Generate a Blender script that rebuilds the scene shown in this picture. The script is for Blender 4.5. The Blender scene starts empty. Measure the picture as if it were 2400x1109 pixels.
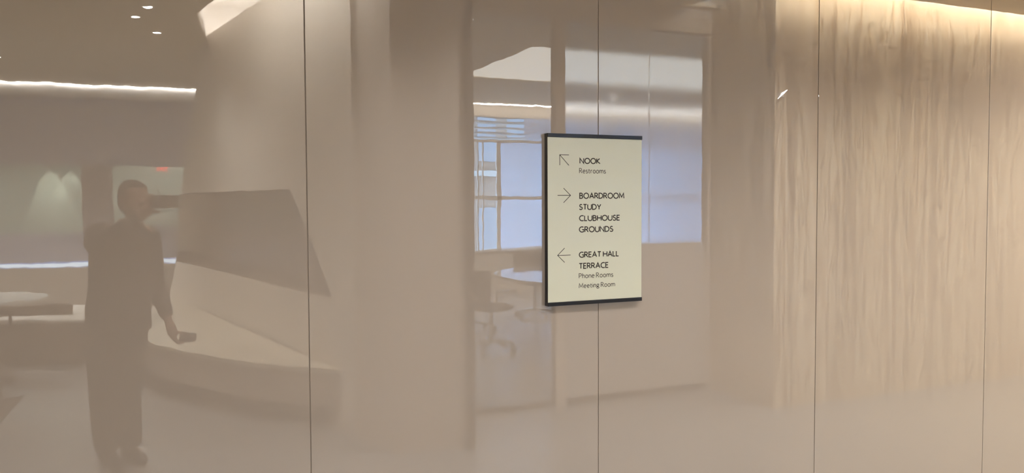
import bpy, bmesh, math, random
from mathutils import Vector, Matrix
from mathutils.geometry import delaunay_2d_cdt
random.seed(7)
C = bpy.context.scene.collection
SC = bpy.context.scene

# ------------------------------------------------------------------ camera, world, exposure
EYE_D, EYE_Z = 2.58, 1.58                      # distance from the panel wall, eye height
YAW, PITCH, ROLL, FPX = math.atan(835/1900), math.radians(2.45), math.radians(0.27), 1900.0
fw = Vector((math.sin(YAW)*math.cos(PITCH), math.cos(YAW)*math.cos(PITCH), -math.sin(PITCH)))
r0 = Vector((math.cos(YAW), -math.sin(YAW), 0)); u0 = r0.cross(fw)
rt = r0*math.cos(ROLL) - u0*math.sin(ROLL); up = u0*math.cos(ROLL) + r0*math.sin(ROLL)
cd = bpy.data.cameras.new('camera'); cam = bpy.data.objects.new('camera', cd); C.objects.link(cam)
cd.sensor_fit = 'HORIZONTAL'; cd.sensor_width = 36; cd.lens = 36*FPX/2400; cd.clip_start = .01; cd.clip_end = 300
mw = Matrix((rt, up, -fw)).transposed().to_4x4(); mw.translation = Vector((0, -EYE_D, EYE_Z))
cam.matrix_world = mw; SC.camera = cam

wd = bpy.data.worlds.new('sky'); SC.world = wd; wd.use_nodes = True
bg = wd.node_tree.nodes['Background']; bg.inputs[0].default_value = (.43, .69, 1.0, 1); bg.inputs[1].default_value = 17.5
SC.view_settings.view_transform = 'Standard'; SC.view_settings.look = 'None'
SC.view_settings.exposure = 0; SC.view_settings.gamma = 1; SC.view_settings.use_curve_mapping = False

L_FILL, L_FILLW, L_COVE, L_FEAT, L_TRAY, L_LIN = 232.0, 400.0, 165.0, 190.0, 1.75, 40.0

def LOBBY_FILL():  # unseen overhead downlights added to light panels, floor and stone
    warm, neut = (1, .93, .76), (1, .97, .94)
    return ((-3.6, 2.0, L_FILL*.8, neut, 'added overhead fill downlight at the far left of the lobby'), (-1.6, 2.0, L_FILL*.75, neut, 'added overhead fill downlight left of the photographer'),
            (.55, 1.7, L_FILL, neut, 'added overhead fill downlight right of the photographer'), (2.3, 1.7, L_FILL, neut, 'added overhead fill downlight in front of the clear glass bay'),
            (4.0, 1.3, L_FILLW, neut, 'added overhead fill downlight in front of the stone wall corner'), (5.6, 1.2, L_FILLW, warm, 'added overhead warm fill downlight before the stone wall'),
            (7.2, 1.2, L_FILLW, warm, 'added overhead warm fill downlight at the right end of the stone wall'), (-.75, 3.5, L_FILL*.2, neut, 'added overhead fill downlight behind the photographer'), (-2.2, 3.9, L_FILL*.5, neut, 'added overhead fill downlight in front of the round lounge table'))

# ------------------------------------------------------------------ helpers
def V(x, d, z): return Vector((x, -d, z))      # d = distance in front of the panel wall

def mat(name, col, rough=.5, spec=.5, metal=0, emit=0, var=0, vscale=(4, 4, 4), bump=0, bscale=40, ior=1.5, trans=0, alpha=1):
    m = bpy.data.materials.new(name); m.use_nodes = True
    nt = m.node_tree; b = nt.nodes['Principled BSDF']
    b.inputs['Base Color'].default_value = (*col, 1); b.inputs['Roughness'].default_value = rough
    b.inputs['Specular IOR Level'].default_value = spec; b.inputs['Metallic'].default_value = metal
    b.inputs['IOR'].default_value = ior; b.inputs['Transmission Weight'].default_value = trans
    if emit:
        b.inputs['Emission Color'].default_value = (*col, 1); b.inputs['Emission Strength'].default_value = emit
    g = nt.nodes.new('ShaderNodeNewGeometry')
    if var:
        mp = nt.nodes.new('ShaderNodeMapping'); mp.inputs['Scale'].default_value = vscale
        n = nt.nodes.new('ShaderNodeTexNoise'); n.inputs['Scale'].default_value = 1; n.inputs['Detail'].default_value = 5
        cr = nt.nodes.new('ShaderNodeMapRange'); cr.inputs['To Min'].default_value = 1-var; cr.inputs['To Max'].default_value = 1+var
        mx = nt.nodes.new('ShaderNodeVectorMath'); mx.operation = 'SCALE'; mx.inputs[0].default_value = col
        nt.links.new(g.outputs['Position'], mp.inputs[0]); nt.links.new(mp.outputs[0], n.inputs['Vector'])
        nt.links.new(n.outputs['Fac'], cr.inputs['Value']); nt.links.new(cr.outputs[0], mx.inputs['Scale'])
        nt.links.new(mx.outputs[0], b.inputs['Base Color'])
    if bump:
        n2 = nt.nodes.new('ShaderNodeTexNoise'); n2.inputs['Scale'].default_value = bscale
        bp = nt.nodes.new('ShaderNodeBump'); bp.inputs['Distance'].default_value = bump
        nt.links.new(g.outputs['Position'], n2.inputs['Vector']); nt.links.new(n2.outputs['Fac'], bp.inputs['Height'])
        nt.links.new(bp.outputs[0], b.inputs['Normal'])
    return m

class MB:
    def __init__(s): s.v = []; s.f = []
    def add(s, vs, fs):
        o = len(s.v); s.v += [tuple(p) for p in vs]; s.f += [tuple(i+o for i in f) for f in fs]; return s
    def box(s, x0, x1, d0, d1, z0, z1):
        x0, x1 = sorted((x0, x1)); d0, d1 = sorted((d0, d1)); z0, z1 = sorted((z0, z1))
        p = [(x, -d, z) for z in (z0, z1) for d in (d1, d0) for x in (x0, x1)]
        return s.add(p, [(0, 2, 3, 1), (4, 5, 7, 6), (0, 1, 5, 4), (2, 6, 7, 3), (0, 4, 6, 2), (1, 3, 7, 5)])
    def prism(s, poly, z0, z1):                 # poly: (x, d) list
        a = sum(poly[i-1][0]*-poly[i][1] + poly[i][0]*poly[i-1][1] for i in range(len(poly)))
        if a < 0: poly = poly[::-1]
        n = len(poly)
        return s.add([(x, -d, z0) for x, d in poly]+[(x, -d, z1) for x, d in poly],
            [tuple(range(n))[::-1], tuple(range(n, 2*n))]+[(i, (i+1) % n, n+(i+1) % n, n+i) for i in range(n)])
    def loft(s, rings, n=16, cap=True):         # rings: (centre, half axis a, half axis b)
        vs = []; fs = []
        for c, a, b in rings:
            for k in range(n):
                t = 2*math.pi*k/n; vs.append(c+a*math.cos(t)+b*math.sin(t))
        for i in range(len(rings)-1):
            for k in range(n):
                q = (k+1) % n; fs.append((i*n+k, i*n+q, (i+1)*n+q, (i+1)*n+k))
        if cap: fs += [tuple(range(n))[::-1], tuple(range((len(rings)-1)*n, len(rings)*n))]
        return s.add(vs, fs)
    def tube(s, pts, r, n=10):
        pts = [Vector(p) for p in pts]; rs = r if isinstance(r, (list, tuple)) else [r]*len(pts)
        rings = []
        for i, p in enumerate(pts):
            t = (pts[min(i+1, len(pts)-1)]-pts[max(i-1, 0)]).normalized()
            h = Vector((0, 0, 1)) if abs(t.z) < .9 else Vector((1, 0, 0))
            a = t.cross(h).normalized(); b = t.cross(a).normalized()
            rings.append((p, a*rs[i], b*rs[i]))
        return s.loft(rings, n)
    def limb(s, pts, rs, n=12):                 # tube with rounded ends, for bodies
        pts = [Vector(p) for p in pts]
        a = (pts[0]-pts[1]).normalized(); e = (pts[-1]-pts[-2]).normalized()
        P = [pts[0]+a*rs[0]*.8]+pts+[pts[-1]+e*rs[-1]*.8]; R = [rs[0]*.45]+list(rs)+[rs[-1]*.45]
        return s.tube(P, R, n)
    def disc(s, x, d, z0, z1, r, n=24):
        return s.prism([(x+r*math.cos(2*math.pi*k/n), d+r*math.sin(2*math.pi*k/n)) for k in range(n)], z0, z1)
    def ball(s, c, rx, ry, rz, n=16, m=10):
        c = Vector(c); rings = []
        for i in range(m+1):
            t = math.pi*(i+.02)/(m+.04); q = math.sin(t)
            rings.append((c+Vector((0, 0, -rz*math.cos(t))), Vector((rx*q, 0, 0)), Vector((0, ry*q, 0))))
        return s.loft(rings, n)
    def build(s, name, m, parent=None, bevel=0, smooth=False, remesh=0):
        me = bpy.data.meshes.new(name); me.from_pydata(s.v, [], s.f)
        bm = bmesh.new(); bm.from_mesh(me); bmesh.ops.recalc_face_normals(bm, faces=bm.faces); bm.to_mesh(me); bm.free()
        o = bpy.data.objects.new(name, me); C.objects.link(o); me.materials.append(m)
        if remesh:
            md = o.modifiers.new('r', 'REMESH'); md.mode = 'VOXEL'; md.voxel_size = remesh
            sm = o.modifiers.new('s', 'SMOOTH'); sm.iterations = 5; sm.factor = .5
            dg = bpy.context.evaluated_depsgraph_get(); ev = o.evaluated_get(dg)
            nm = bpy.data.meshes.new_from_object(ev); o.modifiers.clear(); o.data = nm; bpy.data.meshes.remove(me); me = nm; me.name = name
            if not me.materials: me.materials.append(m)
        if bevel:
            md = o.modifiers.new('bevel', 'BEVEL'); md.width = bevel; md.segments = 2; md.limit_method = 'ANGLE'
        if smooth:
            for p in me.polygons: p.use_smooth = True
        if parent is not None:
            o.parent = parent; o.matrix_parent_inverse = parent.matrix_world.inverted() if parent.type != 'EMPTY' else Matrix.Translation(-parent.location)
        return o

def tag(o, label=None, cat=None, group=None, kind=None):
    for k, v in (('label', label), ('category', cat), ('group', group), ('kind', kind)):
        if v: o[k] = v
    return o
def thing(name, loc, label, cat, group=None):
    e = bpy.data.objects.new(name, None); C.objects.link(e); e.location = loc; e.empty_display_size = .1
    return tag(e, label, cat, group)
def struct(o, label, cat='wall'): return tag(o, label, cat, kind='structure')
def copy_tree(o, parent=None):
    c = o.copy(); C.objects.link(c); c.parent = parent
    for ch in o.children: copy_tree(ch, c)
    return c
def poly_sheet(name, m, outline, holes, z0, z1, parent=None):
    """a horizontal slab with holes, outline and holes as (x, d) lists"""
    vs = []; es = []
    for loop in [outline]+holes:
        o = len(vs); vs += [Vector(p) for p in loop]; es += [(o+i, o+(i+1) % len(loop)) for i in range(len(loop))]
    rv, re, rf, *_ = delaunay_2d_cdt(vs, es, [], 1, 1e-5)
    def inside(p, loop):
        c = False
        for i in range(len(loop)):
            (x1, y1), (x2, y2) = loop[i-1], loop[i]
            if (y1 > p[1]) != (y2 > p[1]) and p[0] < (x2-x1)*(p[1]-y1)/(y2-y1)+x1: c = not c
        return c
    b = MB()
    for f in rf:
        ctr = sum((rv[i] for i in f), Vector((0, 0)))/len(f)
        if inside(ctr, outline) and not any(inside(ctr, h) for h in holes):
            b.add([(rv[i].x, -rv[i].y, z0) for i in f], [tuple(range(len(f)))])
            b.add([(rv[i].x, -rv[i].y, z1) for i in f], [tuple(range(len(f)))])
    for loop in [outline]+holes:
        for i in range(len(loop)):
            (x1, y1), (x2, y2) = loop[i-1], loop[i]
            b.add([(x1, -y1, z0), (x2, -y2, z0), (x2, -y2, z1), (x1, -y1, z1)], [(0, 1, 2, 3)])
    return b.build(name, m, parent)

# ------------------------------------------------------------------ materials
def panel_material():
    m = mat('gloss_panel', (.487, .411, .346), .004)
    nt = m.node_tree; b = nt.nodes['Principled BSDF']; b.inputs['Specular IOR Level'].default_value = .5
    b.inputs['IOR'].default_value = 2.5
    g = nt.nodes.new('ShaderNodeNewGeometry')
    prev = None
    for sc, dist, st in ((2.0, .00016, (1, 1, .6)), (17, .000045, (1, 1, 1.2))):
        mp = nt.nodes.new('ShaderNodeMapping'); mp.inputs['Scale'].default_value = st
        n = nt.nodes.new('ShaderNodeTexNoise'); n.inputs['Scale'].default_value = sc; n.inputs['Detail'].default_value = 1.5
        bp = nt.nodes.new('ShaderNodeBump'); bp.inputs['Strength'].default_value = 1; bp.inputs['Distance'].default_value = dist
        nt.links.new(g.outputs['Position'], mp.inputs[0]); nt.links.new(mp.outputs[0], n.inputs['Vector'])
        nt.links.new(n.outputs['Fac'], bp.inputs['Height'])
        if prev: nt.links.new(prev.outputs[0], bp.inputs['Normal'])
        prev = bp
    nt.links.new(prev.outputs[0], b.inputs['Normal'])
    return m
def stone_material():
    m = bpy.data.materials.new('veined_stone'); m.use_nodes = True; nt = m.node_tree; b = nt.nodes['Principled BSDF']
    b.inputs['Roughness'].default_value = .35
    g = nt.nodes.new('ShaderNodeNewGeometry')
    def noise(scale, sc, det, dis):
        mp = nt.nodes.new('ShaderNodeMapping'); mp.inputs['Scale'].default_value = scale
        n = nt.nodes.new('ShaderNodeTexNoise'); n.inputs['Scale'].default_value = sc; n.inputs['Detail'].default_value = det
        n.inputs['Distortion'].default_value = dis
        nt.links.new(g.outputs['Position'], mp.inputs[0]); nt.links.new(mp.outputs[0], n.inputs['Vector']); return n
    band = noise((9, 9, .35), 1.0, 6, 1.2); vein = noise((5, 5, .55), 1.3, 7, 2.2); fine = noise((40, 40, .8), 1, 3, .4)
    def ramp(n, stops):
        r = nt.nodes.new('ShaderNodeValToRGB'); e = r.color_ramp.elements
        e[0].position, e[0].color = stops[0][0], (*stops[0][1], 1); e[1].position, e[1].color = stops[-1][0], (*stops[-1][1], 1)
        for p, c in stops[1:-1]:
            q = e.new(p); q.color = (*c, 1)
        nt.links.new(n.outputs['Fac'], r.inputs[0]); return r
    a = ramp(band, [(.28, (.38, .29, .20)), (.42, (.60, .50, .37)), (.52, (.82, .72, .56)), (.60, (.66, .54, .39)), (.72, (.45, .35, .24))])
    v = ramp(vein, [(.40, (1, 1, 1)), (.475, (.97, .95, .92)), (.50, (.34, .28, .22)), (.515, (.95, .93, .9)), (.6, (1, 1, 1))])
    f = ramp(fine, [(.3, (.9, .88, .85)), (.7, (1, 1, 1))])
    def mul(x, y):
        k = nt.nodes.new('ShaderNodeVectorMath'); k.operation = 'MULTIPLY'
        nt.links.new(x, k.inputs[0]); nt.links.new(y, k.inputs[1]); return k.outputs[0]
    vein2 = noise((13, 13, 1.1), 1.0, 8, 1.6)
    v2 = ramp(vein2, [(.38, (1, 1, 1)), (.53, (1, 1, 1)), (.555, (.55, .49, .42)), (.575, (.93, .90, .86)), (.7, (1, 1, 1))])
    nt.links.new(mul(mul(mul(a.outputs[0], v2.outputs[0]), v.outputs[0]), f.outputs[0]), b.inputs['Base Color'])
    return m
M = dict(
    panel=panel_material(), stone=stone_material(),
    backing=mat('dark_backing', (.30, .245, .20), .7),
    floor=mat('polished_floor', (.22, .222, .222), .30, .5, var=.05, vscale=(.8, .8, .8)),
    ceil=mat('ceiling_paint', (.78, .68, .53), .8), ceil_white=mat('white_paint', (.84, .80, .75), .7),
    feature=mat('feature_plaster', (.72, .66, .58), .6, var=.03, vscale=(.8, .8, .8)),
    pier=mat('pier_paint', (.60, .53, .46), .6), wallpaint=mat('warm_wall', (.62, .55, .47), .7),
    dark=mat('dark_niche', (.16, .13, .11), .3), bronze=mat('bronze_frame', (.10, .08, .065), .4, metal=.3),
    benchtop=mat('bench_stone', (.60, .54, .43), .3, var=.22, vscale=(3, 3, 3)), benchbase=mat('bench_base', (.40, .33, .27), .5),
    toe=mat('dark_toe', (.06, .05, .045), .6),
    grey=mat('grey_band', (.58, .61, .76), .5), greylight=mat('grey_fascia', (.42, .40, .38), .5),
    palegreen=mat('pale_corridor', (.62, .66, .60), .7),
    sage=mat('lounge_column', (.45, .42, .44), .5),
    signface=mat('sign_face', (.80, .80, .64), .28, .4), signblack=mat('sign_black', (.012, .012, .014), .32),
    signside=mat('sign_side', (.05, .045, .042), .5), ink=mat('sign_ink', (.030, .022, .014), .55), inklight=mat('sign_ink_light', (.075, .06, .045), .55),
    cloth=mat('dark_cloth', (.018, .015, .013), .85), trouser=mat('dark_trouser', (.02, .017, .014), .85), shoe=mat('shoe_leather', (.012, .01, .009), .5),
    skin=mat('skin', (.30, .17, .11), .5), hair=mat('hair', (.02, .014, .01), .6), phone=mat('phone_body', (.012, .012, .014), .25),
    lens=mat('phone_lens', (.35, .36, .38), .15, metal=.6), white=mat('white_metal', (.80, .80, .78), .4), tabletop=mat('pale_top', (.82, .82, .80), .25),
    sofa=mat('sofa_fabric', (.12, .095, .075), .9), cushion=mat('pale_cushion', (.62, .60, .55), .85, bump=.002, bscale=60),
    rug=mat('dark_rug', (.07, .05, .042), .95, bump=.004, bscale=120), chairmesh=mat('chair_black', (.03, .028, .027), .6), chrome=mat('chrome', (.6, .6, .6), .25, metal=1),
    glossy_top=mat('glossy_table_top', (.42, .42, .44), .06), frame=mat('pale_window_frame', (.90, .91, .92), .4),
    brown=mat('brown_facade', (.13, .095, .075), .7, var=.1, vscale=(.5, .5, .5)), towerglass=mat('tower_glass', (.10, .13, .16), .15),
    concrete=mat('pale_ledge', (.24, .23, .22), .7), ground=mat('street_ground', (.2, .2, .2), .9),
    red=mat('exit_red', (1, .14, .10), .5, emit=2.2), item=mat('black_case', (.015, .013, .012), .5),
)
def emitter(name, col, s): return mat(name, col, .5, emit=s)
E_COVE = emitter('cove_light', (1, .91, .77), L_COVE); E_FEAT = emitter('feature_light', (1, .96, .91), L_FEAT)
E_LIN2 = emitter('window_linear_light', (1, .97, .94), 40)
E_FEAT_FILL = emitter('feature_fill', (1, .96, .91), 70.0)
E_TRAY = emitter('luminous_ceiling', (1, .96, .84), L_TRAY); E_LIN = emitter('linear_light', (1, .97, .92), L_LIN)
E_DOT = emitter('downlight_lens', (1, .95, .86), 30); E_STRIP = emitter('cool_strip', (.72, .86, 1), 2.3)
def translucent_material(name, col, t, extra=None):
    m = bpy.data.materials.new(name); m.use_nodes = True; nt = m.node_tree; nt.nodes.clear()
    o = nt.nodes.new('ShaderNodeOutputMaterial'); mx = nt.nodes.new('ShaderNodeMixShader'); mx.inputs[0].default_value = t
    d = nt.nodes.new('ShaderNodeBsdfDiffuse'); d.inputs[0].default_value = (*col, 1)
    r = nt.nodes.new('ShaderNodeBsdfTranslucent'); r.inputs[0].default_value = (*col, 1)
    nt.links.new(d.outputs[0], mx.inputs[1]); nt.links.new(r.outputs[0], mx.inputs[2]); nt.links.new(mx.outputs[0], o.inputs[0]); return m
def clear_glass(name, tint=(1, 1, 1), refl=1.0):
    m = bpy.data.materials.new(name); m.use_nodes = True; nt = m.node_tree; nt.nodes.clear()
    o = nt.nodes.new('ShaderNodeOutputMaterial'); mx = nt.nodes.new('ShaderNodeMixShader')
    f = nt.nodes.new('ShaderNodeFresnel'); f.inputs[0].default_value = 1.35
    t = nt.nodes.new('ShaderNodeBsdfTransparent'); t.inputs[0].default_value = (*tint, 1)
    g = nt.nodes.new('ShaderNodeBsdfGlossy'); g.inputs['Roughness'].default_value = .02
    nt.links.new(f.outputs[0], mx.inputs[0]); nt.links.new(t.outputs[0], mx.inputs[1]); nt.links.new(g.outputs[0], mx.inputs[2]); nt.links.new(mx.outputs[0], o.inputs[0]); return m
def frosted_glass():
    m = bpy.data.materials.new('frosted_glass'); m.use_nodes = True; nt = m.node_tree; nt.nodes.clear()
    o = nt.nodes.new('ShaderNodeOutputMaterial'); mx = nt.nodes.new('ShaderNodeMixShader'); mx.inputs[0].default_value = .05
    r = nt.nodes.new('ShaderNodeBsdfRefraction'); r.inputs['Roughness'].default_value = .24; r.inputs['IOR'].default_value = 1.12; r.inputs[0].default_value = (.92, .96, 1, 1)
    d = nt.nodes.new('ShaderNodeBsdfDiffuse'); d.inputs[0].default_value = (.75, .77, .8, 1)
    nt.links.new(r.outputs[0], mx.inputs[1]); nt.links.new(d.outputs[0], mx.inputs[2]); nt.links.new(mx.outputs[0], o.inputs[0]); return m
G_CLEAR = clear_glass('clear_glass'); G_GREY = clear_glass('grey_glass', (.9, .93, .92)); G_FROST = frosted_glass()
FILM = translucent_material('frosted_film', (.84, .80, .76), .6)
BLIND = translucent_material('sheer_blind', (.80, .83, .91), .78)

# ------------------------------------------------------------------ glossy panel wall in front of the camera
struct(MB().box(-5.9, 10.2, -.2, -.0030, 0, 3.16).build('wall_front', M['backing']), 'wall clad in tall glossy pinkish beige panels')
WF = bpy.data.objects['wall_front']
SEAM0, STEP, GAP = .4345, 1.0435, .0030
xs = [SEAM0+STEP*k for k in range(-6, 10)]
base_panel = None
for k in range(len(xs)-1):
    x0, x1 = xs[k], xs[k+1]
    if base_panel is None:
        b = MB(); h = (STEP-GAP)/2; b.box(-h, h, -.0026, 0, .01, 3.15); base_panel = b.build('wall_panel', M['panel'], bevel=.0008); o = base_panel
    else:
        o = base_panel.copy(); C.objects.link(o)
    o.parent = WF; o.location = ((x0+x1)/2, 0, 0)

# ------------------------------------------------------------------ floor, ceilings, shell
struct(MB().box(-5.9, 10.2, -.2, 13.2, -.2, 0).build('floor', M['floor']), 'pale polished stone floor of the lobby', 'floor')
SLOT_F = [(1.35, 2.33), (.86, 2.33), (.45, 4.19), (.345, 4.75), (.465, 5.75), (.482, 5.97)]
SLOT_S = [(4.0, 2.08), (10.1, 2.08), (10.1, 2.26), (4.31, 2.26), (4.31, 2.9), (4.0, 2.9)]
struct(poly_sheet('ceiling', M['ceil'], [(-5.9, 0), (10.2, 0), (10.2, 3.05), (1.35, 3.05)]+SLOT_F+[(-5.9, 5.97)], [SLOT_S], 3.16, 3.2),
       'dim warm grey lobby ceiling with light slots', 'ceiling')
struct(poly_sheet('ceiling', M['ceil'], [(-5.9, 5.97), (.482, 5.97), (.512, 6.46), (.0, 10.4), (-5.9, 10.4)], [], 3.25, 3.29), 'lounge ceiling beyond the step', 'ceiling')
TRAY = [(3.76, 5.40), (9.95, 5.40), (9.95, 7.66), (3.76, 7.66)]
struct(poly_sheet('ceiling', M['ceil'], [(1.69, 3.05), (10.2, 3.05), (10.2, 10.4), (.0, 10.4), (.512, 6.46), (1.0, 6.46)], [TRAY], 3.25, 3.29), 'meeting room ceiling around a bright light tray', 'ceiling')
struct(MB().box(-5.9, 10.2, -.2, 13.2, 3.62, 3.8).build('ceiling', M['ceil_white']), 'upper slab above the ceiling slots', 'ceiling')
struct(MB().box(-6.1, -5.9, -.2, 13.2, 0, 3.8).build('wall_left', M['wallpaint']), 'plain warm wall at the far left end of the lobby')
struct(MB().box(10.2, 10.4, -.2, 13.2, 0, 3.8).build('wall_right', M['wallpaint']), 'plain warm wall at the far right end of the lobby')
# slot upstands
up_ = MB()
ring = SLOT_F[1:]+[(.512, 6.46), (1.0, 6.46), (1.69, 3.05), (1.35, 3.05)]
for a, b_ in zip(ring, ring[1:]):
    up_.add([V(a[0], a[1], 3.161), V(b_[0], b_[1], 3.161), V(b_[0], b_[1], 3.619), V(a[0], a[1], 3.619)], [(0, 1, 2, 3)])
struct(up_.build('trim_1', M['ceil_white']), 'white upstand inside the slot over the leaning wall', 'trim')

# ------------------------------------------------------------------ stone wall with cove
struct(MB().box(4.25, 10.2, 2.2, 2.95, 0, 3.6).build('wall_back', M['stone']), 'veined cream stone wall washed by a warm cove light')
struct(MB().box(1.9, 4.25, 2.955, 3.05, 2.96, 3.6).build('trim_2', M['pier']), 'painted bulkhead above the glazed partition', 'trim')
cv = tag(MB().box(4.1, 9.9, 2.02, 2.065, 3.30, 3.34).build('cove_light', E_COVE), 'hidden warm light strip in the slot along the stone wall', 'light')
fl = tag(MB().prism([(.66, 6.35), (1.30, 3.03), (1.33, 3.03), (.69, 6.35)], 3.302, 3.325).build('cove_light', E_FEAT), 'hidden light strip in the slot over the leaning plaster wall', 'light')
tag(MB().prism([(.41, 4.62), (.88, 2.5), (.91, 2.5), (.44, 4.62)], 3.30, 3.325).build('cove_light', E_FEAT_FILL), 'extra hidden light strip added on the room side of the slot over the leaning wall', 'light')  # second strip, added to lift the dim upper part of the wall
# made-up glowing sliver standing in for a white light glint at the stone corner
wl = thing('light_sliver', V(4.28, 2.17, 2.36), 'tiny slanted glowing sliver standing in for a light glint near the stone wall corner', 'lamp')
MB().tube([V(4.245, 2.165, 2.333), V(4.285, 2.16, 2.372), V(4.332, 2.165, 2.402)], [.003, .0065, .0045]).build('diffuser', emitter('sliver_glow', (1, .96, .9), 6), wl)
MB().box(4.27, 4.30, 2.165, 2.199, 2.35, 2.385).build('sliver_mount', M['white'], wl)

# ------------------------------------------------------------------ pier and leaning feature wall
P0 = (1.344, 2.328)
struct(MB().prism([P0, (1.80, 2.25), (1.80, 3.0), (1.19, 3.0)], 0, 3.6).build('wall_pier', M['pier']), 'plain warm grey pier beside the glazed partition')
def on_wall(x, off=0):                                            # depth on the feature wall plane for x
    return 3.025+(1.161-x)*(8.369-3.025)/(1.161-.137)+off
def W(x, z, t=0): return V(x+t*.982, on_wall(x)+t*.188, z)
outer = [(1.205, 0), (.08, 0), (.137, .42), (.226, .952), (.305, 1.956), (.412, 2.724), (.506, 3.3), (1.205, 3.3)]
inner = [(1.135, .905), (.892, .892), (.225, .892), (.262, 1.69), (.977, 1.69), (1.048, 1.36)]
def wall_with_hole():
    vs = [Vector(p) for p in outer+inner]; n = len(outer); k = len(inner)
    es = [(i, (i+1) % n) for i in range(n)]+[(n+i, n+(i+1) % k) for i in range(k)]
    rv, re, rf, *_ = delaunay_2d_cdt(vs, es, [], 1, 1e-5)
    def ins(p, L):
        c = False
        for i in range(len(L)):
            (x1, y1), (x2, y2) = L[i-1], L[i]
            if (y1 > p[1]) != (y2 > p[1]) and p[0] < (x2-x1)*(p[1]-y1)/(y2-y1)+x1: c = not c
        return c
    b = MB(); T = .35
    for f in rf:
        ct = sum((rv[i] for i in f), Vector((0, 0)))/len(f)
        if ins(ct, outer) and not ins(ct, inner):
            b.add([W(rv[i].x, rv[i].y) for i in f], [tuple(range(len(f)))])
        if ins(ct, outer): b.add([W(rv[i].x, rv[i].y, T) for i in f], [tuple(range(len(f)))])
    for i in range(n):
        a, c = outer[i-1], outer[i]
        b.add([W(*a), W(*c), W(*c, T), W(*a, T)], [(0, 1, 2, 3)])
    return b.build('wall_feature', M['feature'])
fwall = struct(wall_with_hole(), 'pale plaster wall with raked far edge and long dark niche')
nb = MB()
for i in range(len(inner)):
    a, c = inner[i-1], inner[i]
    nb.add([W(*a, .001), W(*c, .001), W(*c, .3), W(*a, .3)], [(0, 1, 2, 3)])
nb.add([W(*p, .3) for p in inner], [tuple(range(len(inner)))])
nb.build('niche', M['dark'], fwall)

# ------------------------------------------------------------------ stone bench in front of the feature wall
bn = thing('stone_bench', V(.6, 4.2, 0), 'low angular bench with mottled cream stone top under the dark niche', 'bench')
front = [(1.15, 3.03), (.93, 3.20), (.64, 3.50), (.30, 4.05), (-.005, 4.62), (-.20, 5.3), (-.33, 6.4), (-.30, 8.2)]
rear = [(.135, 8.34), (.545, 6.2), (.60, 5.91), (.85, 4.61), (1.12, 3.2)]
rear = [(x-.006, d) for x, d in rear]
MB().prism(front+rear, .385, .42).build('seat_slab', M['benchtop'], bn)
MB().prism([(x+.012, d+.014) for x, d in front]+[(x-.004, d) for x, d in rear], .15, .385).build('fascia', M['benchbase'], bn)
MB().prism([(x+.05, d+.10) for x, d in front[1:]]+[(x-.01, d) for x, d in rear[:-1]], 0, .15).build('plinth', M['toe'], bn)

# ------------------------------------------------------------------ glazed partition of the meeting room
gp = thing('glass_partition', V(3.0, 3.0, 0), 'bronze framed glass partition with one clear bay and two frosted panes', 'partition')
MB().box(1.798, 1.85, 2.22, 2.30, 0, 3.155).build('post', M['bronze'], gp)
MB().box(2.801, 2.886, 2.96, 3.04, 0, 2.955).build('post', M['pier'], gp)
MB().box(4.215, 4.45, 2.96, 3.04, 0, 2.955).build('post', M['pier'], gp)
MB().box(1.85, 2.801, 2.97, 3.03, 0, .04).build('bottom_rail', M['bronze'], gp)
MB().box(2.886, 4.215, 2.97, 3.03, 0, .045).build('bottom_rail', M['bronze'], gp)
MB().box(1.82, 4.248, 2.96, 3.04, 2.955, 2.985).build('top_rail', M['pier'], gp)
MB().box(1.85, 2.801, 2.997, 3.003, .04, 2.955).build('clear_pane', G_CLEAR, gp)
MB().box(2.886, 3.660, 2.995, 3.005, .045, 2.955).build('frosted_pane', G_FROST, gp)
MB().box(3.668, 4.215, 2.995, 3.005, .045, 2.955).build('frosted_pane', G_FROST, gp)

for x0, x1 in ((2.886, 3.660), (3.668, 4.215)):
    MB().box(x0, x1, 2.990, 2.9945, .045, 1.235).build('lower_film', FILM, gp)

# ------------------------------------------------------------------ meeting room: luminous ceiling, windows, outside
tr = thing('luminous_ceiling', V(6.85, 6.5, 3.25), 'large bright stretched light tray in the meeting room ceiling', 'light')
MB().box(3.76, 9.95, 5.40, 7.66, 3.262, 3.285).build('diffuser', E_TRAY, tr)
struct(MB().box(.9, 10.2, 10.4, 10.6, 0, .72).box(.9, 4.6, 10.4, 10.6, .72, 3.04).box(.9, 10.2, 10.4, 10.6, 3.04, 3.6).build('wall_window', M['wallpaint']), 'window wall of the meeting room with low sill')
w1 = struct(MB().box(4.6, 10.2, 10.36, 10.6, .72, .755).build('window_1', M['frame']), 'wide daylight window behind the meeting room', 'window')
for x0, x1, z0, z1 in ((5.40, 5.48, .755, 2.62), (4.6, 4.66, .755, 3.04), (7.6, 7.68, .755, 3.04)):
    MB().box(x0, x1, 10.355, 10.39, z0, z1).build('mullion', M['frame'], w1)
MB().box(4.66, 10.2, 10.355, 10.39, 1.615, 1.680).build('transom', M['frame'], w1)
MB().box(4.66, 10.2, 10.355, 10.39, 2.60, 2.65).build('transom', M['frame'], w1)
for x in (5.055, 5.15): MB().box(x-.012, x+.012, 10.36, 10.385, .755, 2.62).build('glazing_bar', M['frame'], w1)
MB().box(4.66, 10.2, 10.515, 10.52, .755, 3.04).build('pane', G_CLEAR, w1)
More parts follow.
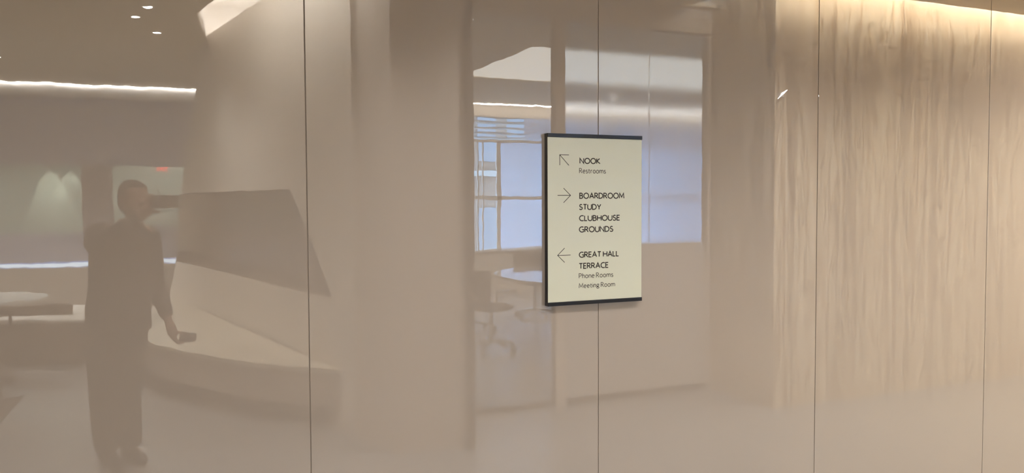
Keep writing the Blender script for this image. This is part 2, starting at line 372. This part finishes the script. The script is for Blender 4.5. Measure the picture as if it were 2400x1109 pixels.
for (x0, x1), lab in (((5.485, 5.935), 'narrow sheer bluish roller blind beside the window mullion'), ((5.945, 10.15), 'wide sheer bluish roller blind seen through frosted glass')):
    rb = thing('roller_blind', V((x0+x1)/2, 10.40, .76), lab, 'blind')
    MB().box(x0, x1, 10.398, 10.401, .775, 2.60 if x0 < 5.7 else 3.035).build('fabric', BLIND, rb)
    MB().box(x0, x1, 10.392, 10.407, .757, .775).build('hem_bar', M['frame'], rb)
for z in (2.70, 2.78, 2.87, 2.97): MB().box(4.66, 10.2, 10.65, 10.90, z, z+.025).build('louvre_slat', M['frame'], w1)
ob = thing('office_building', (9.2, -21.0, -30), 'brown office tower with dark windows outside the meeting room', 'building')
MB().box(6.5, 12.2, 20, 26, -30, 7).build('facade', M['brown'], ob)
for fl_ in range(-2, 3):
    for k in range(5):
        x0 = 6.9+k*.95; z0 = fl_*3.1-.3
        MB().box(x0, x0+.6, 19.95, 20.02, z0, z0+1.7).build('window', M['towerglass'], ob)
    MB().box(6.5, 12.2, 19.8, 20.05, fl_*3.1-.75, fl_*3.1-.6).build('ledge', M['concrete'], ob)
struct(MB().box(-60, 80, 14, 90, -31, -30).build('ground', M['ground']), 'street ground far below the windows', 'ground')

# meeting table and chairs
TC = (4.9, 5.68)
mt = thing('meeting_table', V(TC[0], TC[1], 0), 'large round glossy meeting table behind the clear glass bay', 'table')
MB().disc(*TC, .715, .74, 1.38, 64).build('tabletop', M['glossy_top'], mt)
MB().loft([(V(*TC, 0), Vector((.5, 0, 0)), Vector((0, .5, 0))), (V(*TC, .04), Vector((.48, 0, 0)), Vector((0, .48, 0))), (V(*TC, .3), Vector((.22, 0, 0)), Vector((0, .22, 0))), (V(*TC, .715), Vector((.3, 0, 0)), Vector((0, .3, 0)))], 32).build('pedestal', M['chairmesh'], mt, smooth=True)
def office_chair(label):
    t = thing('office_chair', (0, 0, 0), label, 'chair', 'office chairs round the meeting table')
    b = MB().ball((0, 0, .47), .24, .24, .045, 20, 8); b.build('seat', M['chairmesh'], t, smooth=True)
    bb = MB(); n = 9
    for i in range(n-1):
        a0 = -.9+1.8*i/(n-1); a1 = -.9+1.8*(i+1)/(n-1)
        p = lambda a, z, r: (r*math.sin(a), .02-r*math.cos(a), z)
        bb.add([p(a0, .52, .26), p(a1, .52, .26), p(a1, .88, .29), p(a0, .88, .29), p(a0, .52, .28), p(a1, .52, .28), p(a1, .88, .31), p(a0, .88, .31)],
               [(0, 1, 2, 3), (5, 4, 7, 6), (3, 2, 6, 7), (1, 0, 4, 5), (0, 3, 7, 4), (2, 1, 5, 6)])
    bb.build('backrest', M['chairmesh'], t)
    MB().tube([(0, 0, .09), (0, 0, .44)], .025).build('column', M['chrome'], t)
    for s in (-1, 1):
        MB().tube([(s*.24, -.12, .52), (s*.27, -.1, .66), (s*.27, .12, .67)], .014, 6).build('armrest', M['chrome'], t)
    for k in range(5):
        a = 2*math.pi*k/5+.3; c, s = math.cos(a), math.sin(a)
        lg = MB().tube([(.03*c, .03*s, .11), (.28*c, .28*s, .07)], [.02, .012], 8).build('leg', M['chrome'], t)
        w = MB().tube([(.28*c-.015*s, .28*s+.015*c, .03), (.28*c+.015*s, .28*s-.015*c, .03)], .03, 12).build('caster', M['chairmesh'], t)
        w.parent = lg
    return t
oc = office_chair('black office chair at the left edge of the round table')
spots = [(3.55, 6.72, None), (3.22, 5.30, 'black office chair nearest the pier at the round table'), (4.75, 7.45, 'black office chair behind the round table facing the lobby'),
         (6.05, 7.0, 'black office chair behind the round table beside the wide blind'), (4.35, 4.05, 'black office chair between the round table and the frosted glass')]
for i, (x, d, lab) in enumerate(spots):
    c = oc if i == 0 else copy_tree(oc)
    c.location = V(x, d, 0); c.rotation_euler.z = math.atan2(-(TC[0]-x), -(TC[1]-d)) if False else math.atan2(-d+TC[1], x-TC[0]) + math.pi/2
    if lab: c['label'] = lab

# ------------------------------------------------------------------ lounge end wall with interior openings and corridor behind
ew = MB()
ew.box(-5.9, 1.2, 10.4, 10.6, 0, .68)
end = struct(ew.build('wall_rear', M['wallpaint']), 'end wall of the lounge with two wide interior windows')
MB().box(-5.9, 1.2, 10.405, 10.6, .775, 1.17).build('apron', M['grey'], end)
MB().box(-5.9, 1.2, 10.405, 10.6, 2.13, 2.90).build('header', M['grey'], end)
MB().box(-5.9, 1.2, 10.40, 10.6, 2.90, 2.925).build('trim_strip', M['white'], end)
MB().box(-5.9, 1.2, 10.40, 10.6, 2.925, 3.06).build('reveal', M['grey'], end)
MB().box(-5.9, 1.2, 10.30, 10.6, 3.06, 3.6).build('fascia', M['greylight'], end)
MB().box(-.945, -.56, 10.39, 10.6, 1.17, 2.13).build('column', M['sage'], end)
MB().box(-.56, 1.2, 10.405, 10.6, 1.17, 1.24).build('apron_cap', M['grey'], end)
MB().box(-5.9, 1.2, 10.435, 10.6, .68, .775).build('strip_recess', M['grey'], end)
w2 = struct(MB().box(-5.9, -.945, 10.49, 10.5, 1.17, 2.13).build('window_2', G_GREY), 'grey interior window onto the spotlit corridor', 'window')
w3 = struct(MB().box(-.56, 1.2, 10.49, 10.5, 1.24, 2.13).build('window_3', G_GREY), 'interior window onto the corridor with exit sign', 'window')
MB().tube([V(.04, 10.45, 1.30), V(.035, 10.45, 1.82)], .010).build('pull_handle', M['white'], w3)
tag(MB().box(-5.85, 1.1, 10.40, 10.43, .70, .752).build('daylight_gap', E_STRIP), 'cool glowing strip standing in for daylight under the grey band of the lounge end wall', 'light')  # emissive strip standing in for a daylight gap above the sill
ll = thing('linear_light', V(-1, 10.33, 3.25), 'long bright white linear ceiling light at the lounge end wall', 'light')
MB().box(-5.85, .95, 10.27, 10.295, 3.232, 3.249).build('diffuser', E_LIN, ll)
lm = thing('linear_light', V(5, 10.33, 3.25), 'bright linear ceiling light above the meeting room window', 'light')
MB().box(1.3, 10.1, 10.21, 10.235, 3.232, 3.249).build('diffuser', E_LIN2, lm)
struct(MB().box(-5.9, 1.2, 13.0, 13.2, 0, 3.6).build('wall_corridor', M['palegreen']), 'pale corridor wall with spotlight scallops')
struct(MB().box(1.2, 1.35, 10.6, 13.2, 0, 3.6).build('wall_corridor_end', M['palegreen']), 'pale corridor end wall behind the interior window')
struct(MB().box(-5.9, 1.2, 10.6, 13.0, 2.42, 2.5).build('ceiling', M['ceil_white']), 'corridor ceiling behind the interior windows', 'ceiling')
for x, e, lab in ((-1.58, 60, 'corridor spotlight making the larger scallop of light'), (-1.30, 15, 'corridor spotlight making the fainter scallop beside the column'), (-3.2, 50, 'corridor spotlight outside the left edge of the reflection')):
    sp = thing('spotlight', V(x, 12.75, 2.42), lab, 'lamp')
    MB().tube([V(x, 12.75, 2.419), V(x, 12.78, 2.30)], .035, 14).build('housing', M['white'], sp)
    ld = bpy.data.lights.new('spot', 'SPOT'); ld.energy = e; ld.spot_size = math.radians(55); ld.spot_blend = .6; ld.color = (1, .97, .82); ld.shadow_soft_size = .02
    lo = bpy.data.objects.new('spot_lamp', ld); C.objects.link(lo); lo.parent = sp; lo.location = (0, -.035, -.13); lo.rotation_euler = (math.radians(-22), 0, 0)
cl = thing('corridor_light', V(.3, 12.0, 2.42), 'slim bright corridor ceiling light above the exit sign', 'light')
MB().box(-.35, 1.1, 12.2, 12.24, 2.395, 2.419).build('diffuser', emitter('corridor_glow', (1, .98, .93), 45), cl)

ck = thing('corridor_light', V(-3, 11.5, 2.42), 'wide unseen corridor fill light added behind the grey header', 'light')  # added out of view to brighten the corridor wall
MB().box(-4.5, -.5, 11.4, 11.7, 2.40, 2.419).build('diffuser', emitter('corridor_fill', (.95, 1, .95), 15), ck)

# ------------------------------------------------------------------ stroke lettering
def arc(cx, cy, rx, ry, a0, a1, n=14):
    return [(cx+rx*math.cos(math.radians(a0+(a1-a0)*i/n)), cy+ry*math.sin(math.radians(a0+(a1-a0)*i/n))) for i in range(n+1)]
XH = .66
GL = {
 'N': (.72, [[(0, 0), (0, 1), (.70, 0), (.70, 1)]]),
 'O': (.90, [arc(.45, .5, .45, .515, 90, 450, 32)]),
 'K': (.60, [[(0, 0), (0, 1)], [(.54, 1), (.04, .52), (.60, 0)]]),
 'B': (.56, [[(.30, .54), (0, .54), (0, 1), (.26, 1)]+arc(.26, .77, .22, .23, 90, -90, 10), [(0, .54), (0, 0), (.28, 0)]+arc(.28, .27, .27, .27, -90, 90, 12)]),
 'A': (.78, [[(0, 0), (.39, 1), (.78, 0)], [(.14, .34), (.64, .34)]]),
 'R': (.60, [[(0, 0), (0, 1), (.24, 1)]+arc(.24, .745, .27, .255, 90, -90, 12)+[(0, .49)], [(.24, .49), (.60, 0)]]),
 'D': (.72, [[(0, 0), (0, 1), (.24, 1)]+arc(.24, .5, .47, .5, 90, -90, 18)+[(0, 0)]]),
 'M': (.90, [[(0, 0), (.08, 1), (.45, .22), (.82, 1), (.90, 0)]]),
 'S': (.52, [arc(.27, .75, .22, .26, 35, 250, 14)+arc(.23, .25, .28, .265, 62, -150, 14)]),
 'T': (.62, [[(0, 1), (.62, 1)], [(.31, 1), (.31, 0)]]),
 'U': (.70, [[(0, 1), (0, .34)]+arc(.35, .34, .35, .355, 180, 360, 16)+[(.70, 1)]]),
 'Y': (.66, [[(0, 1), (.33, .46), (.66, 1)], [(.33, .46), (.33, 0)]]),
 'C': (.70, [arc(.47, .5, .47, .515, 58, 302, 22)]),
 'L': (.44, [[(0, 1), (0, 0), (.44, 0)]]),
 'H': (.70, [[(0, 0), (0, 1)], [(.70, 0), (.70, 1)], [(0, .52), (.70, .52)]]),
 'E': (.48, [[(.48, 1), (0, 1), (0, 0), (.48, 0)], [(0, .52), (.43, .52)]]),
 'G': (.80, [arc(.47, .5, .47, .515, 55, 325, 24)[:-1]+[(.80, .12), (.80, .46), (.50, .46)]]),
 'P': (.54, [[(0, 0), (0, 1), (.24, 1)]+arc(.24, .73, .28, .27, 90, -90, 12)+[(0, .46)]]),
 'I': (.02, [[(0, 0), (0, 1)]]), 'X': (.62, [[(0, 0), (.62, 1)], [(0, 1), (.62, 0)]]),
 'o': (.56, [arc(.28, .33, .28, .34, 90, 450, 26)]),
 'e': (.52, [[(.02, .36), (.51, .36)]+arc(.27, .34, .25, .33, 5, 180, 12)+arc(.27, .33, .27, .34, 180, 312, 12)]),
 's': (.36, [arc(.19, .50, .155, .165, 35, 250, 10)+arc(.16, .165, .20, .175, 62, -150, 10)]),
 't': (.34, [[(.12, .86), (.12, .16)]+arc(.26, .16, .14, .165, 180, 285, 8), [(0, .64), (.32, .64)]]),
 'r': (.32, [[(0, 0), (0, .66)], [(0, .40)]+arc(.24, .36, .24, .30, 165, 70, 8)]),
 'm': (.88, [[(0, 0), (0, .66)], [(0, .42)]+arc(.22, .42, .22, .25, 170, 0, 10)+[(.44, 0)], [(.44, .42)]+arc(.66, .42, .22, .25, 170, 0, 10)+[(.88, 0)]]),
 'n': (.46, [[(0, 0), (0, .66)], [(0, .40)]+arc(.23, .42, .23, .25, 170, 0, 10)+[(.46, 0)]]),
 'h': (.46, [[(0, 0), (0, 1.04)], [(0, .40)]+arc(.23, .42, .23, .25, 170, 0, 10)+[(.46, 0)]]),
 'i': (.02, [[(0, 0), (0, .66)], [(0, .88), (0, .97)]]),
 'g': (.52, [arc(.24, .42, .22, .24, 90, 450, 22), [(.30, .66), (.54, .66)], arc(.26, -.12, .27, .17, 30, 390, 20), [(.10, .23), (.10, .06), (.40, .03)]]),
}
def ribbon(b, pts, w, xf, y0, y1):
    """a flat stroke of width w through pts (2D), extruded from y0 to y1"""
    q = [Vector(p) for p in pts]; q = [p for i, p in enumerate(q) if i == 0 or (p-q[i-1]).length > 1e-5]
    closed = (q[0]-q[-1]).length < 1e-4
    if closed: q = q[:-1]
    n = len(q); Ls = []; Rs = []
    for i in range(n):
        a = (q[i]-q[i-1]).normalized() if (i or closed) else (q[1]-q[0]).normalized()
        c = (q[(i+1) % n]-q[i]).normalized() if (i < n-1 or closed) else a
        na = Vector((-a.y, a.x)); nc = Vector((-c.y, c.x)); mid = (na+nc)
        if mid.length < .2: mid = na
        mid = mid.normalized(); k = min(1/max(mid.dot(na), .35), 2.2)
        Ls.append(q[i]+mid*w/2*k); Rs.append(q[i]-mid*w/2*k)
    vs = []
    for i in range(n):
        for p, y in ((Ls[i], y1), (Rs[i], y1), (Ls[i], y0), (Rs[i], y0)): vs.append((p.x, y, p.y))
    fs = []
    for i in range(n if closed else n-1):
        j = (i+1) % n; a, c = 4*i, 4*j
        fs += [(a, a+1, c+1, c), (a, c, c+2, a+2), (a+1, a+3, c+3, c+1)]
    if not closed: fs += [(0, 2, 3, 1), (4*n-4, 4*n-3, 4*n-1, 4*n-2)]
    b.add(vs, fs)
def text_line(name, s, x0, x1, base, cap, w, m, parent, y0, y1, track=.20, flip=False):
    pen = 0; items = []
    for ch in s:
        if ch == ' ': pen += .27; continue
        g = GL[ch]; items.append((pen, g)); pen += g[0]+track
    total = pen-track; sx = (x1-x0-w)/total; b = MB()
    for px, g in items:
        for st in g[1]:
            ribbon(b, [(x0+w/2+(px+x)*sx, base+w/2*.3+y*(cap-w*.3)) for x, y in st], w, None, y0, y1)
    return b.build(name, m, parent)

# ------------------------------------------------------------------ directory sign
sg = thing('directory_sign', (1.455, 0, 1.2105), 'cream directory sign with black rails, arrows and room names', 'sign')
SX0, SX1, SZ0, SZ1, SY = 1.2605, 1.6485, 1.2100, 1.8200, .024
face = MB().box(SX0+.0005, SX1-.0005, .0175, SY, SZ0+.0135, SZ1-.0135).build('sign_face', M['signface'], sg, bevel=.0006)
MB().box(SX0+.004, SX1-.004, .0003, .0175, SZ0+.0135, SZ1-.0135).build('back_plate', M['signside'], sg)
MB().box(SX0, SX0+.0035, .0003, SY-.0015, SZ0+.0135, SZ1-.0135).build('side_edge', M['signblack'], sg)
MB().box(SX0-.0008, SX1+.0008, .0003, SY+.003, SZ1-.0135, SZ1).build('top_rail', M['signblack'], sg, bevel=.0015)
MB().box(SX0-.0008, SX1+.0008, .0003, SY+.003, SZ0, SZ0+.0135).build('bottom_rail', M['signblack'], sg, bevel=.0015)
YA, YB = -SY+.0002, -SY-.0004
for s, x0, x1, base, cap, bold in (('NOOK', 1.3872, 1.4727, 1.7156, .0189, 1), ('Restrooms', 1.3861, 1.4955, 1.6812, .0172, 0), ('BOARDROOM', 1.3865, 1.5734, 1.5908, .0193, 1),
        ('STUDY', 1.3855, 1.4762, 1.5509, .0189, 1), ('CLUBHOUSE', 1.3855, 1.5551, 1.5108, .0189, 1), ('GROUNDS', 1.3848, 1.5269, 1.4704, .0191, 1),
        ('GREAT HALL', 1.3845, 1.5509, 1.3797, .0190, 1), ('TERRACE', 1.3840, 1.5073, 1.3392, .0192, 1), ('Phone Rooms', 1.3842, 1.5266, 1.3049, .0170, 0), ('Meeting Room', 1.3840, 1.5345, 1.2696, .0166, 0)):
    o = text_line('lettering', s, x0, x1, base, cap, .0036 if bold else .0021, M['ink'] if bold else M['inklight'], face, YA, YB, .20 if bold else .22)
    o['label'] = ('dark capital lettering ' if bold else 'thin grey brown lettering ')+s
def arrow(lines):
    b = MB()
    for l in lines: ribbon(b, l, .0020, None, YA, YB)
    return b.build('arrow', M['ink'], face)
arrow([[(1.3450, 1.7450), (1.3086, 1.7450), (1.3086, 1.7082)], [(1.3086, 1.7450), (1.3450, 1.7082)]])['label'] = 'arrow pointing up and left'
arrow([[(1.2997, 1.6020), (1.3505, 1.6020)], [(1.3232, 1.6274), (1.3512, 1.6020), (1.3232, 1.5762)]])['label'] = 'arrow pointing right'
arrow([[(1.3508, 1.3896), (1.3000, 1.3896)], [(1.3270, 1.4150), (1.2992, 1.3896), (1.3270, 1.3638)]])['label'] = 'arrow pointing left'

# exit sign in the corridor
ex = thing('exit_sign', V(.12, 12.3, 2.12), 'small red lit exit sign under the corridor ceiling light', 'sign')
MB().box(.02, .24, 12.32, 12.345, 2.10, 2.21).build('housing', M['white'], ex)
MB().tube([V(.13, 12.33, 2.209), V(.13, 12.33, 2.419)], .008, 8).build('stem', M['white'], ex)
text_line('lettering', 'EXIT', .04, .22, 2.115, .08, .016, M['red'], ex, -12.3195, -12.316, .25)

# ------------------------------------------------------------------ lounge furniture
sb = thing('sofa', V(-1.5, 7.2, 0), 'long low brown sofa with pale seat cushions behind the round table', 'sofa')
seg = [(-.62, 6.30), (-1.5, 6.62), (-3.4, 7.30)]
off = [(-3.1, 8.4), (-1.2, 7.75), (-.50, 7.5)]
MB().prism(seg+off, .06, .40).build('base', M['sofa'], sb)
MB().prism([(x, d+.01) for x, d in seg]+off, .40, .455).build('seat_cushion', M['cushion'], sb, bevel=.02)
MB().prism([(-.78, 6.72), (-1.5, 6.90), (-3.3, 7.5), (-3.25, 7.72), (-1.45, 7.1), (-.85, 6.92)], .455, .56).build('bolster', M['sofa'], sb, bevel=.02)
for x, d in ((-.7, 6.45), (-3.2, 7.35), (-3.0, 8.3), (-.6, 7.4)): MB().box(x-.03, x+.03, d-.03, d+.03, 0, .06).build('foot', M['toe'], sb)
rtb = thing('round_table', V(-1.42, 5.98, 0), 'pale round lounge table at the left edge of the reflection', 'table')
MB().disc(-1.44, 5.92, .715, .74, .52, 48).build('tabletop', M['tabletop'], rtb)
MB().tube([V(-1.44, 5.92, .02), V(-1.44, 5.92, .715)], .035, 16).build('column', M['toe'], rtb)
MB().disc(-1.44, 5.92, 0, .02, .26, 32).build('base_plate', M['toe'], rtb)
ac = thing('lounge_chair', V(-1.5, 5.5, 0), 'dark metal framed lounge chair tucked beside the pale round table', 'chair')
for s in (0, 1):
    x = -1.19-s*.5
    MB().tube([V(x, 5.62, 0), V(x, 5.70, .64), V(x-.02, 5.25, .64), V(x, 5.12, 0)], .014, 8).build('side_frame', M['bronze'], ac)
MB().box(-1.68, -1.20, 5.14, 5.62, .36, .43).build('seat', M['sofa'], ac, bevel=.015)
MB().box(-1.67, -1.21, 5.10, 5.17, .43, .78).build('backrest', M['sofa'], ac, bevel=.015)
MB().tube([V(-1.19, 5.62, .12), V(-1.69, 5.62, .12)], .01, 8).build('stretcher', M['bronze'], ac)
tag(MB().prism([(-1.02, 5.04), (-1.06, 4.2), (-3.4, 3.4), (-3.8, 5.04)], 0.001, .012).build('area_rug', M['rug']), 'dark brown rug corner on the floor at bottom left', 'rug')

# ------------------------------------------------------------------ ceiling downlights, the unseen ones added as fill light
def downlight(x, d, z, label, watts=0, col=(1, .97, .93), cone=120, group='small round downlights'):
    t = thing('downlight', V(x, d, z), label, 'light', group)
    MB().disc(x, d, z-.006, z-.0005, .045, 20).build('trim_ring', M['white'], t)
    MB().disc(x, d, z-.009, z-.006, .034, 20).build('lens', E_DOT, t)
    if watts:
        ld = bpy.data.lights.new('spot', 'SPOT'); ld.energy = watts; ld.color = col; ld.spot_size = math.radians(cone); ld.spot_blend = 1; ld.shadow_soft_size = .12
        lo = bpy.data.objects.new('spot_lamp', ld); C.objects.link(lo); lo.parent = t; lo.location = (0, 0, -.02)
for x, d, z, lab in ((-.02, 4.60, 3.16, 'topmost of three tiny downlights in the lobby ceiling reflection'), (-.12, 5.0, 3.16, 'leftmost of three tiny downlights in the lobby ceiling reflection'),
                     (.05, 5.63, 3.16, 'lowest of three tiny downlights in the lobby ceiling reflection'), (4.39, 3.58, 3.25, 'tiny downlight above the frosted glass pane'), (2.66, 4.41, 3.25, 'tiny downlight at the top left corner of the clear bay')):
    downlight(x, d, z, lab, 95 if z < 3.2 else 150)
for x, d, w, lab in ((6.6, 4.3, 170, 'added meeting room fill downlight near the frosted glass'), (6.8, 8.8, 300, 'added meeting room fill downlight near the wide blind'), (4.2, 8.9, 300, 'added meeting room fill downlight left of the round table'),
                  (-1.6, 8.2, 900, 'added lounge fill downlight over the long sofa'), (-3.6, 7.0, 650, 'added lounge fill downlight at the far left over the sofa end')):
    downlight(x, d, 3.25, lab, w)  # unseen downlights added to brighten the meeting room and lounge
for x, d, w, col, lab in LOBBY_FILL(): downlight(x, d, 3.16, lab, w, col, 130, 'added lobby fill downlights overhead')

# ------------------------------------------------------------------ the photographer
pr = thing('person', V(-.2, 2.82, 0), 'person in dark clothes holding a phone up in the left hand', 'person')
FX, FD = .42, -.907                               # facing, in (x, depth)
def fwd(k): return Vector((FX*k, -FD*k, 0))
LFT = Vector((-.907, .42, 0))                     # towards the person's left
def sec(c, w, t): return (c, LFT*w, Vector((FX, -FD, 0))*t)
body = MB()
hd = V(-.118, 2.80, 1.605)
f = Vector((FX, -FD, 0))
# head and neck
body.loft([(hd+Vector((0, 0, z))+f*o, LFT*w, f*t) for z, w, t, o in ((-.16, .052, .055, -.015), (-.12, .050, .055, -.01), (-.10, .052, .075, .012), (-.085, .058, .088, .016), (-.05, .068, .095, .008), (0, .074, .098, 0), (.04, .075, .098, -.003), (.075, .066, .086, -.006), (.10, .042, .056, -.006), (.112, .012, .016, -.006))], 20)
body.limb([hd+f*.095+Vector((0, 0, .012)), hd+f*.112+Vector((0, 0, -.022))], [.010, .014], 8)            # nose
body.limb([hd+f*.088+LFT*.02+Vector((0, 0, -.062)), hd+f*.088-LFT*.02+Vector((0, 0, -.062))], [.009, .009], 8)  # mouth
for s in (-1, 1): body.ball(hd+LFT*s*.076+f*-.01+Vector((0, 0, -.005)), .014, .02, .032, 10, 8)            # ears
neck = V(-.145, 2.83, 1.47); chest = V(-.195, 2.84, 1.30); waist = V(-.205, 2.84, 1.08); hip = V(-.215, 2.83, .93)
body.loft([sec(hip+Vector((0, 0, -.08)), .13, .09), sec(hip, .155, .11), sec(waist, .145, .105), sec(chest, .165, .115), sec(neck+Vector((0, 0, -.06)), .14, .08), sec(neck+Vector((0, 0, .02)), .055, .055)], 20)
shl = neck+LFT*.175+Vector((0, 0, -.06)); shr = neck-LFT*.125+Vector((0, 0, -.085))+f*-.02
ell = V(-.325, 2.60, 1.345); wrl = V(-.065, 2.655, 1.505); elr = V(-.012, 2.95, 1.09); wrr = V(.06, 2.83, .855)
body.limb([shl, shl.lerp(ell, .5), ell], [.055, .048, .040]); body.limb([ell, ell.lerp(wrl, .35), wrl], [.040, .038, .026])
body.limb([shr, shr.lerp(elr, .5), elr], [.055, .048, .040]); body.limb([elr, elr.lerp(wrr, .35), wrr], [.040, .038, .026])
# left hand: palm, four fingers over the back of the phone's end, thumb underneath
pc = V(-.035, 2.628, 1.555)
body.limb([wrl, wrl.lerp(pc, .6), pc], [.026, .032, .032])
for k in range(4):
    z = 1.630-.021*k; x = -.018+.004*k
    body.limb([V(-.045, 2.625, z-.02), V(-.030, 2.612, z), V(-.012+.006*(k == 1), 2.600, z+.001)], [.0105, .010, .0085], 8)
body.limb([V(-.045, 2.64, 1.545), V(-.01, 2.638, 1.535), V(.03, 2.632, 1.533)], [.013, .011, .009], 8)
# right hand hanging, holding a small case
pr_ = V(.082, 2.815, .775)
body.limb([wrr, wrr.lerp(pr_, .5), pr_], [.026, .033, .034])
for k in range(4):
    o = Vector((0, .022*(k-1.5), 0))
    body.limb([pr_+o+Vector((.0, 0, -.02)), pr_+o+Vector((.03, 0, -.055)), pr_+o+Vector((.062, 0, -.058)), pr_+o+Vector((.075-.006*abs(k-1.5), 0, -.045))], [.011, .010, .009, .008], 8)
body.limb([pr_+Vector((.01, .03, .015)), pr_+Vector((.05, .035, .012)), pr_+Vector((.08, .03, .002))], [.013, .011, .009], 8)
# legs
kl, kr = V(-.31, 2.80, .50), V(-.185, 2.86, .50); al, ar = V(-.30, 2.84, .09), V(-.175, 2.88, .09)
hl, hr = hip+LFT*.09+Vector((0, 0, -.05)), hip-LFT*.08+Vector((0, 0, -.05))
for h, k, a in ((hl, kl, al), (hr, kr, ar)):
    body.limb([h, h.lerp(k, .5), k, k.lerp(a, .35), a], [.082, .072, .055, .054, .038], 14)
tl, trr = al+f*.17+Vector((0, 0, -.055)), ar+f*.17+Vector((0, 0, -.055))
for a, t in ((al, tl), (ar, trr)): body.limb([a+f*-.04+Vector((0, 0, -.05)), a+f*.08+Vector((0, 0, -.05)), t], [.034, .036, .026], 10)
bo = body.build('body', M['skin'], pr, smooth=True, remesh=.007)
hb = MB()
hb.loft([(hd+Vector((0, 0, z))+f*o, LFT*w, f*t) for z, w, t, o in ((-.07, .050, .03, -.075), (-.04, .074, .055, -.048), (0, .081, .075, -.030), (.04, .083, .088, -.018), (.08, .073, .092, -.008), (.108, .048, .064, -.008), (.122, .014, .02, -.008))], 20)
hb.build('hair', M['hair'], bo, smooth=True, remesh=.008)
st = MB()
st.loft([sec(hip+Vector((0, 0, -.12)), .190, .135), sec(hip+Vector((0, 0, .02)), .188, .135), sec(waist, .180, .132), sec(chest, .182, .138), sec(neck+Vector((0, 0, -.075)), .135, .10), sec(neck+Vector((0, 0, -.02)), .085, .08), sec(neck+Vector((0, 0, .02)), .064, .066)], 24)
st.limb([shl, shl.lerp(ell, .5), ell], [.072, .066, .060]); st.limb([ell, ell.lerp(wrl, .5), ell.lerp(wrl, .86)], [.060, .052, .040])
st.limb([shr, shr.lerp(elr, .5), elr], [.072, .066, .058]); st.limb([elr, elr.lerp(wrr, .5), elr.lerp(wrr, .82)], [.056, .050, .042])
st.build('jacket', M['cloth'], bo, smooth=True, remesh=.010)
tb = MB()
tb.loft([sec(hip+Vector((0, 0, -.12)), .165, .118), sec(hip+Vector((0, 0, -.03)), .172, .122), sec(hip+Vector((0, 0, .04)), .165, .12)], 20)
for h, k, a in ((hl, kl, al), (hr, kr, ar)):
    tb.limb([h, h.lerp(k, .5), k, k.lerp(a, .5), a+Vector((0, 0, .02))], [.100, .094, .082, .080, .072], 16)
tb.build('trousers', M['trouser'], bo, smooth=True, remesh=.010)
for a, t in ((al, tl), (ar, trr)):
    s_ = MB(); s_.limb([a+f*-.05+Vector((0, 0, -.048)), a+f*.06+Vector((0, 0, -.045)), t+f*.01], [.042, .046, .034], 12); pass
    so = s_.build('shoe', M['shoe'], bo, smooth=True, remesh=.008)
    for v in so.data.vertices: v.co.z = max(v.co.z, .0)
for v in bo.data.vertices: v.co.z = max(v.co.z, .004)
# phone held in landscape just behind the lens point
ph = thing('phone', V(.05, 2.60, 1.55), 'black phone held sideways at eye level by the person', 'phone')
ctr = Vector((0, -EYE_D, EYE_Z))+r0*.066-fw*.012+Vector((0, 0, .010))
def slab(b, c, ax, ay, az):
    b.add([c+ax*i+ay*j+az*k for k in (-1, 1) for j in (-1, 1) for i in (-1, 1)], [(0, 2, 3, 1), (4, 5, 7, 6), (0, 1, 5, 4), (2, 6, 7, 3), (0, 4, 6, 2), (1, 3, 7, 5)]); return b
slab(MB(), ctr, r0*.079, u0*.038, fw*.004).build('body', M['phone'], ph, bevel=.003)
for k in (0, 1):
    c_ = ctr+fw*.0045+r0*-.042+u0*(.018-.036*k)
    MB().tube([c_, c_+fw*.0015], .008, 14).build('lens', M['lens'], ph)
ca = thing('card_case', pr_, 'small dark case held low in the right hand of the person', 'case')
MB().box(.118, .215, 2.79, 2.84, .722, .770).build('body', M['item'], ca, bevel=.006)
MB().box(.205, .217, 2.795, 2.835, .729, .763).build('clasp', M['bronze'], ca)
